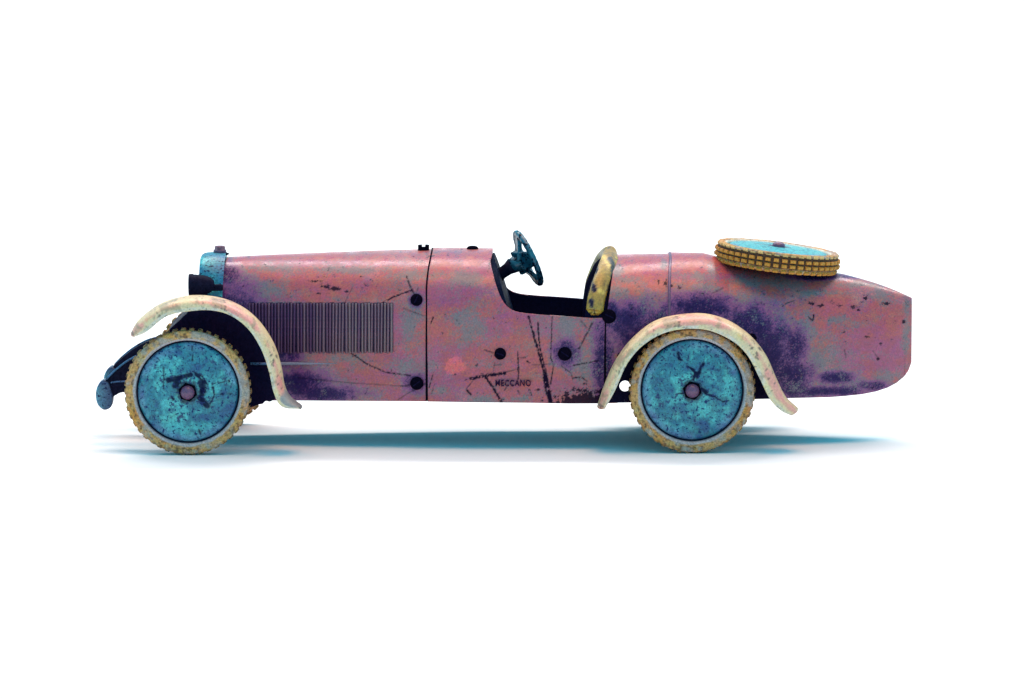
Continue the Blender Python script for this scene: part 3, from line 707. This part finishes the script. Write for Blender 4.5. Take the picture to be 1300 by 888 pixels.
# --- mudguards
def mudguard(name, outer, inner, y_near, y_far, side=-1, tipgrey=0.0):
    n = 200; ym = (y_near+y_far)/2
    O = smooth_curve([(xat(a, ym), zat(b, ym)) for a, b in outer], n); I = smooth_curve([(xat(a, y_near), zat(b, y_near)) for a, b in inner], n)
    sec = [(0, 1.0), (.005, .82), (.015, .62), (.04, .42), (.09, .25), (.17, .12), (.28, .04), (.40, .005), (.5, 0), (.60, .005), (.72, .04), (.83, .12), (.91, .25), (.96, .42), (.985, .62), (1, .9)]
    ts = np.linspace(0, 1, len(sec)); tf = np.linspace(0, 1, 36)
    sec = np.stack([np.interp(tf, ts, [q[0] for q in sec]), np.interp(tf, ts, [q[1] for q in sec])], 1)
    V = []; uv = []
    for i in range(n):
        t = i/(n-1); e = min(t, 1-t)*n
        wid = min(1.0, .45+.55*math.sqrt(min(1, e/12)))           # rounded ends
        for (fy, f) in sec:
            y = ym+(y_near+(y_far-y_near)*fy-ym)*wid
            q = O[i]+(I[i]-O[i])*f
            V.append((q[0], y, q[1])); uv.append((t, f, fy))
    m_ = len(sec); F = [(i*m_+k, (i+1)*m_+k, (i+1)*m_+k+1, i*m_+k+1) for i in range(n-1) for k in range(m_-1)]
    A = np.array(V); U = np.array(uv)
    L = U[:, 0]*260; n1 = fbm(L, U[:, 1]*24+U[:, 2]*30, 22, 1, 4); n2 = fbm(L, U[:, 1]*20+U[:, 2]*40, 8, 2, 4); n3 = fbm(L*1.5, U[:, 1]*30+U[:, 2]*60, 5, 3, 3)
    C = np.ones((len(V), 3))*lin((222, 192, 148))
    mid = np.exp(-((U[:, 1]-.36)/.26)**2)
    C = mixc(C, lin((222, 186, 112)), .8*ss(.54, .70, n1*.6+n2*.2+.22*mid))
    C = mixc(C, lin((228, 146, 132)), .85*ss(.50, .66, n2*.35+fbm(L, U[:, 1]*10, 34, 0, 3)*.5+.24*mid))
    C = mixc(C, lin((214, 200, 184)), .8*ss(.55, .7, n2*.4+.36*(U[:, 1] > .72)+.2*n1))
    C = mixc(C, lin((156, 140, 108)), .7*ss(.60, .70, n2))
    C = mixc(C, lin((84, 74, 64)), .8*ss(.70, .76, n3))
    if tipgrey: C = mixc(C, lin((148, 142, 138)), ss(.965-tipgrey, .985-tipgrey, U[:, 0]+.05*(n2-.5))*(U[:, 1] < .75))
    if side > 0: V = [(x, -y, z) for x, y, z in V]; F = [f[::-1] for f in F]
    o = mesh_obj(name, V, F, M['cream'], car, C)
    sd = o.modifiers.new('sheet', 'SOLIDIFY'); sd.thickness = 2.2*S; sd.offset = 1
    return o
FO = [(168, 424), (178, 408), (203, 389), (234, 379), (268, 379), (299, 388), (325, 407), (345, 436), (355, 466), (359, 490), (367, 506), (382, 519)]
FI = [(170, 428), (187, 421), (212, 402), (241, 395.5), (270, 394.5), (295, 402), (317, 420), (333, 447), (342, 475), (347, 498), (357, 516), (381, 521)]
RO = [(760, 517), (770, 488), (784, 458), (805, 431), (833, 410), (866, 402), (897, 401.5), (925, 410), (951, 428), (971, 453), (984, 482), (996, 505), (1012, 520)]
RI = [(768, 519), (781, 496), (796, 463), (815, 440), (841, 424), (870, 418), (900, 420), (929, 433), (949, 452), (964, 480), (977, 506), (991, 521), (1005, 528)]
g_front = mudguard('front_mudguard', FO, FI, -166, -112, tipgrey=.085)
g_rear = mudguard('rear_mudguard', RO, RI, -150, -96)
mudguard('rear_mudguard', RO, RI, -150, -96, side=1)
for (a, b, y0, y1) in ((262, 388, -140, -50), (330, 420, -140, -60), (800, 446, -125, -80), (952, 436, -125, -70)):
    p = at(a, b, y0); 
    V, F = tube([(p[0], y0, p[2]), (p[0], y1, p[2]-4)], 3.2, 10); mesh_obj('mudguard_stay', V, F, M['navy'], car)

# --- wheels
NB = 46
def block_mesh():
    a, b, h = 3.55, 2.15, 3.0
    V = [(-a, -b, -2), (a, -b, -2), (a, b, -2), (-a, b, -2), (-a, -b, h*.6), (a, -b, h*.6), (a, b, h*.6), (-a, b, h*.6), (-a*.82, -b*.76, h), (a*.82, -b*.76, h), (a*.82, b*.76, h), (-a*.82, b*.76, h)]
    F = [(0, 1, 5, 4), (1, 2, 6, 5), (2, 3, 7, 6), (3, 0, 4, 7), (4, 5, 9, 8), (5, 6, 10, 9), (6, 7, 11, 10), (7, 4, 8, 11), (8, 9, 10, 11)]
    return V, F
ROWS = [(-9.6, 74.6, -38), (-3.2, 77.2, -8), (3.2, 77.2, 8), (9.6, 74.6, 38)]     # offset across, radius, tilt in degrees
ROAD = [(-7.0, 76.7, -6), (-2.4, 77.0, -2), (2.4, 77.0, 2), (7.0, 76.7, 6)]
def block_matrices(road):
    out = []
    for k in range(NB):
        for r_, (y, R, tilt) in enumerate(ROAD if road else ROWS):
            a = 2*PI*k/NB
            er = Vector((math.cos(a), 0, math.sin(a))); et = Vector((-math.sin(a), 0, math.cos(a))); ey = Vector((0, 1, 0))
            tl = math.radians(tilt); nz = er*math.cos(tl)+ey*math.sin(tl); ny = nz.cross(et)
            m = Matrix((et, ny, nz)).transposed().to_4x4(); m.translation = er*R+ey*y
            out.append(m)
    return out
def disc_cols(r, a, kind):
    x = r*np.cos(a); z = r*np.sin(a)                        # image-like plane: x right, z up
    n1 = fbm(x+200*kind, z+90, 26, 1, 4); n2 = fbm(x+70*kind, z, 9, 2, 4); n3 = fbm(x, z+50*kind, 4, 3, 3)
    C = np.ones(x.shape+(3,))*lin((34, 116, 132))
    C = mixc(C, lin((80, 180, 176)), .85*ss(.48, .64, n1*.6+n2*.4)); C = mixc(C, lin((30, 74, 120)), .8*ss(.52, .66, 1-(n1*.5+n2*.5)))
    if kind == 2: C = mixc(C, lin((74, 188, 186)), .7*np.ones_like(r))
    C = mixc(C, lin((104, 116, 160)), .55*ss(48, 60, r)*ss(.4, .6, n1))
    C = mixc(C, lin((26, 44, 92)), .9*ss(.64, .70, n3*.7+n2*.3))
    dark = lin((14, 22, 52))
    if kind == 0:      # scuffs round the hub of the front wheel
        sc = [([(-24, 15), (-10, 18), (4, 22)], 2.6), ([(6, 26), (18, 20), (25, 9)], .9), ([(9, 22), (19, 15), (23, 5)], .8), ([(16, 12), (19, 2), (16, -8), (24, -17)], 3.0), ([(31, 6), (33, -4), (28, -14)], .9), ([(-30, 30), (-30, 4)], .6), ([(6, 58), (6, 40)], .6),
              ([(30, 10), (52, 14)], .5), ([(34, -2), (56, -3)], .5), ([(14, -48), (15, -52)], 1.4), ([(-16, 8), (-12, 12)], 3), ([(-20, -6), (-18, -9)], 1.6)]
    elif kind == 1:
        sc = [([(-18, 48), (-17, 41), (-13, 38)], 1.3), ([(2, 14), (4, 22), (-2, 28)], 1.2), ([(6, 16), (10, 28), (14, 34)], 1.4), ([(3, 18), (8, 22)], 2.4), ([(-18, -4), (-8, -3)], .9), ([(16, -4), (28, -8), (38, -14), (46, -13)], .9), ([(12, 2), (18, -2)], 1.8), ([(-6, 30), (2, 26)], .8)]
    else: sc = [([(-30, 10), (-10, 16)], .8)]
    for pts, w in sc:
        for p, q in zip(pts[:-1], pts[1:]):
            d, t = seg_dist(x, z, p, q); C = mixc(C, dark, .97*(1-ss(w*.9, w*1.6+.3, d+(n3-.5)*2.6)))
    C = mixc(C, dark, .85*(1-ss(12, 16, r+(n3-.5)*7)))
    return C
def make_wheel(name, loc, kind, rot=None, blocks='joined'):
    w = empty(name, loc, car, rot)
    # tyre carcass, outer face at -y
    prof = [(61, 5), (62.5, -3), (64.2, -3.5), (64.8, -9.0), (66.5, -11.4), (69, -12.3), (72, -12.7), (75.2, -12.4), (77.0, -11.2), (77.3, -9.6), (76.7, -8.4), (76.6, -4), (76.7, 0), (76.6, 4), (75.9, 8), (74.8, 10.6), (72, 12.4), (68, 12), (64, 9), (61, 5)]
    pr = smooth_curve(prof, 90); n = 220; V, F = lathe([tuple(q) for q in pr], n)
    A = np.array(V); r = np.hypot(A[:, 0], A[:, 2]); a = np.arctan2(A[:, 2], A[:, 0])
    n1 = fbm(A[:, 0]+50*kind, A[:, 2], 22, 1); n2 = fbm(A[:, 0]+A[:, 1], A[:, 2]+90*kind, 7, 2, 4); n3 = fbm(A[:, 0], A[:, 2]+A[:, 1], 3.2, 3, 3)
    C = np.ones((len(V), 3))*lin((200, 148, 90)); C = mixc(C, lin((204, 132, 66)), .85*ss(.48, .60, n1*.5+n2*.5)); C = mixc(C, lin((190, 164, 112)), .6*ss(.54, .64, n2))
    C = mixc(C, lin((96, 68, 48)), .8*ss(.56, .66, n3)); C = mixc(C, lin((160, 150, 146)), .75*ss(.46, .62, fbm(A[:, 0], A[:, 2], 30, 3)*.6+n2*.4))
    side = A[:, 1] < 0
    C = mixc(C, lin((176, 168, 170) if kind < 2 else (214, 212, 196)), .9*(1-ss(66.6, 68.6, r+(n2-.5)*4))*(side))
    C = mixc(C, lin((30, 24, 48)), 1-ss(64.0, 64.9, r))
    C = mixc(C, lin((84, 56, 40)), ss(75.6, 76.4, r+(n3-.5)*1.0)*(np.abs(A[:, 1]) < 9.4))
    o = mesh_obj('tyre', V, F, M['tyre'], w, C); fix_normals(o)
    # teal pressed disc
    dl = -4.2 if kind == 2 else 0
    rs = [0.02]+list(np.linspace(1.5, 58, 44))+[59.5, 60.8, 61.8, 62.4, 62.4]
    hs = [-9.5+2.3*min(q/58, 1)**1.5 for q in rs[:45]]+[-7.0, -6.6, -5.6, -4, 4]
    n = 180; V, F = lathe([(q, h+dl) for q, h in zip(rs, hs)], n); A = np.array(V)
    C = disc_cols(np.hypot(A[:, 0], A[:, 2]), np.arctan2(A[:, 2], A[:, 0]), kind)
    o = mesh_obj('disc', V, F, M['disc'], w, C); fix_normals(o)
    V, F = lathe([(61, 7), (40, 8), (.02, 8)], 64); o = mesh_obj('inner_disc', V, F, M['navy'], w); fix_normals(o)
    V, F = lathe([(12, -7), (12, -10.5), (11, -12), (.02, -12)], 6 if kind < 2 else 32); o = mesh_obj('hub_nut', V, F, M['black'], w, angle=35); fix_normals(o)
    o.rotation_euler = (0, .3+kind, 0)
    V, F = lathe([(8.6, -11), (8.6, -14), (7.4, -17), (4.5, -19), (.02, -19.6)], 32); o = mesh_obj('hub_bolt', V, F, M['bolt'], w); fix_normals(o)
    V0, F0 = block_mesh(); mats = block_matrices(kind < 2)
    if blocks == 'joined':
        V = []; F = []
        for m in mats:
            b0 = len(V); hk = random.uniform(.55, .85); V += [tuple(m @ Vector((v[0]*.85, v[1], v[2]*hk if v[2] > 0 else v[2]))) for v in V0]; F += [tuple(i+b0 for i in f) for f in F0]
        o = mesh_obj('tread', V, F, M['tread'], w, smooth=False); fix_normals(o); o['kind'] = 'stuff'
    else:
        first = {}
        for q, m in enumerate(mats):
            key = 'block_cream' if q % 4 == 0 else 'block'
            if key not in first: first[key] = o = mesh_obj('tread_block', V0, F0, M[key], w, smooth=False)
            else: o = first[key].copy(); col.objects.link(o); o.parent = w
            m = m @ Matrix.Rotation(random.uniform(-.03, .03), 4, 'Z') @ Matrix.Diagonal((random.uniform(.92, 1.04), random.uniform(.94, 1.03), random.uniform(.8, 1.06), 1))
            loc_, q_, sc_ = m.decompose(); o.location = loc_*S; o.rotation_euler = q_.to_euler(); o.scale = sc_
    return w
ZW = 79.2
YF, YR = -138.0, -122.0
XF = xat(238, YF-10); XR = xat(879, YR-10)
make_wheel('front_wheel', (XF, YF, ZW), 0); make_wheel('front_wheel', (XF+19, -YF, ZW), 0, (0, 0, PI-.06))
make_wheel('rear_wheel', (XR, YR, ZW), 1); make_wheel('rear_wheel', (XR+7, -YR, ZW), 1, (0, 0, PI-.02))
for (X, X2, Yh) in ((XF, XF+18, 128), (XR, XR+7, 112)):
    V, F = tube([(X, -Yh, ZW), (X2, Yh, ZW)], 6, 16); mesh_obj('axle', V, F, M['navy'], car)

# spare wheel bolted flat on the tail
tilt = math.radians(6.6)
ctop = at(987.5, 315.5, 0); sp = Vector((ctop[0], 0, ctop[2])) - Vector((math.sin(tilt), 0, math.cos(tilt)))*11
spare = make_wheel('spare_wheel', tuple(sp), 2, None, blocks='single')
spare.rotation_euler = (Matrix.Rotation(tilt, 3, 'Y') @ Matrix.Rotation(-PI/2, 3, 'X')).to_euler()
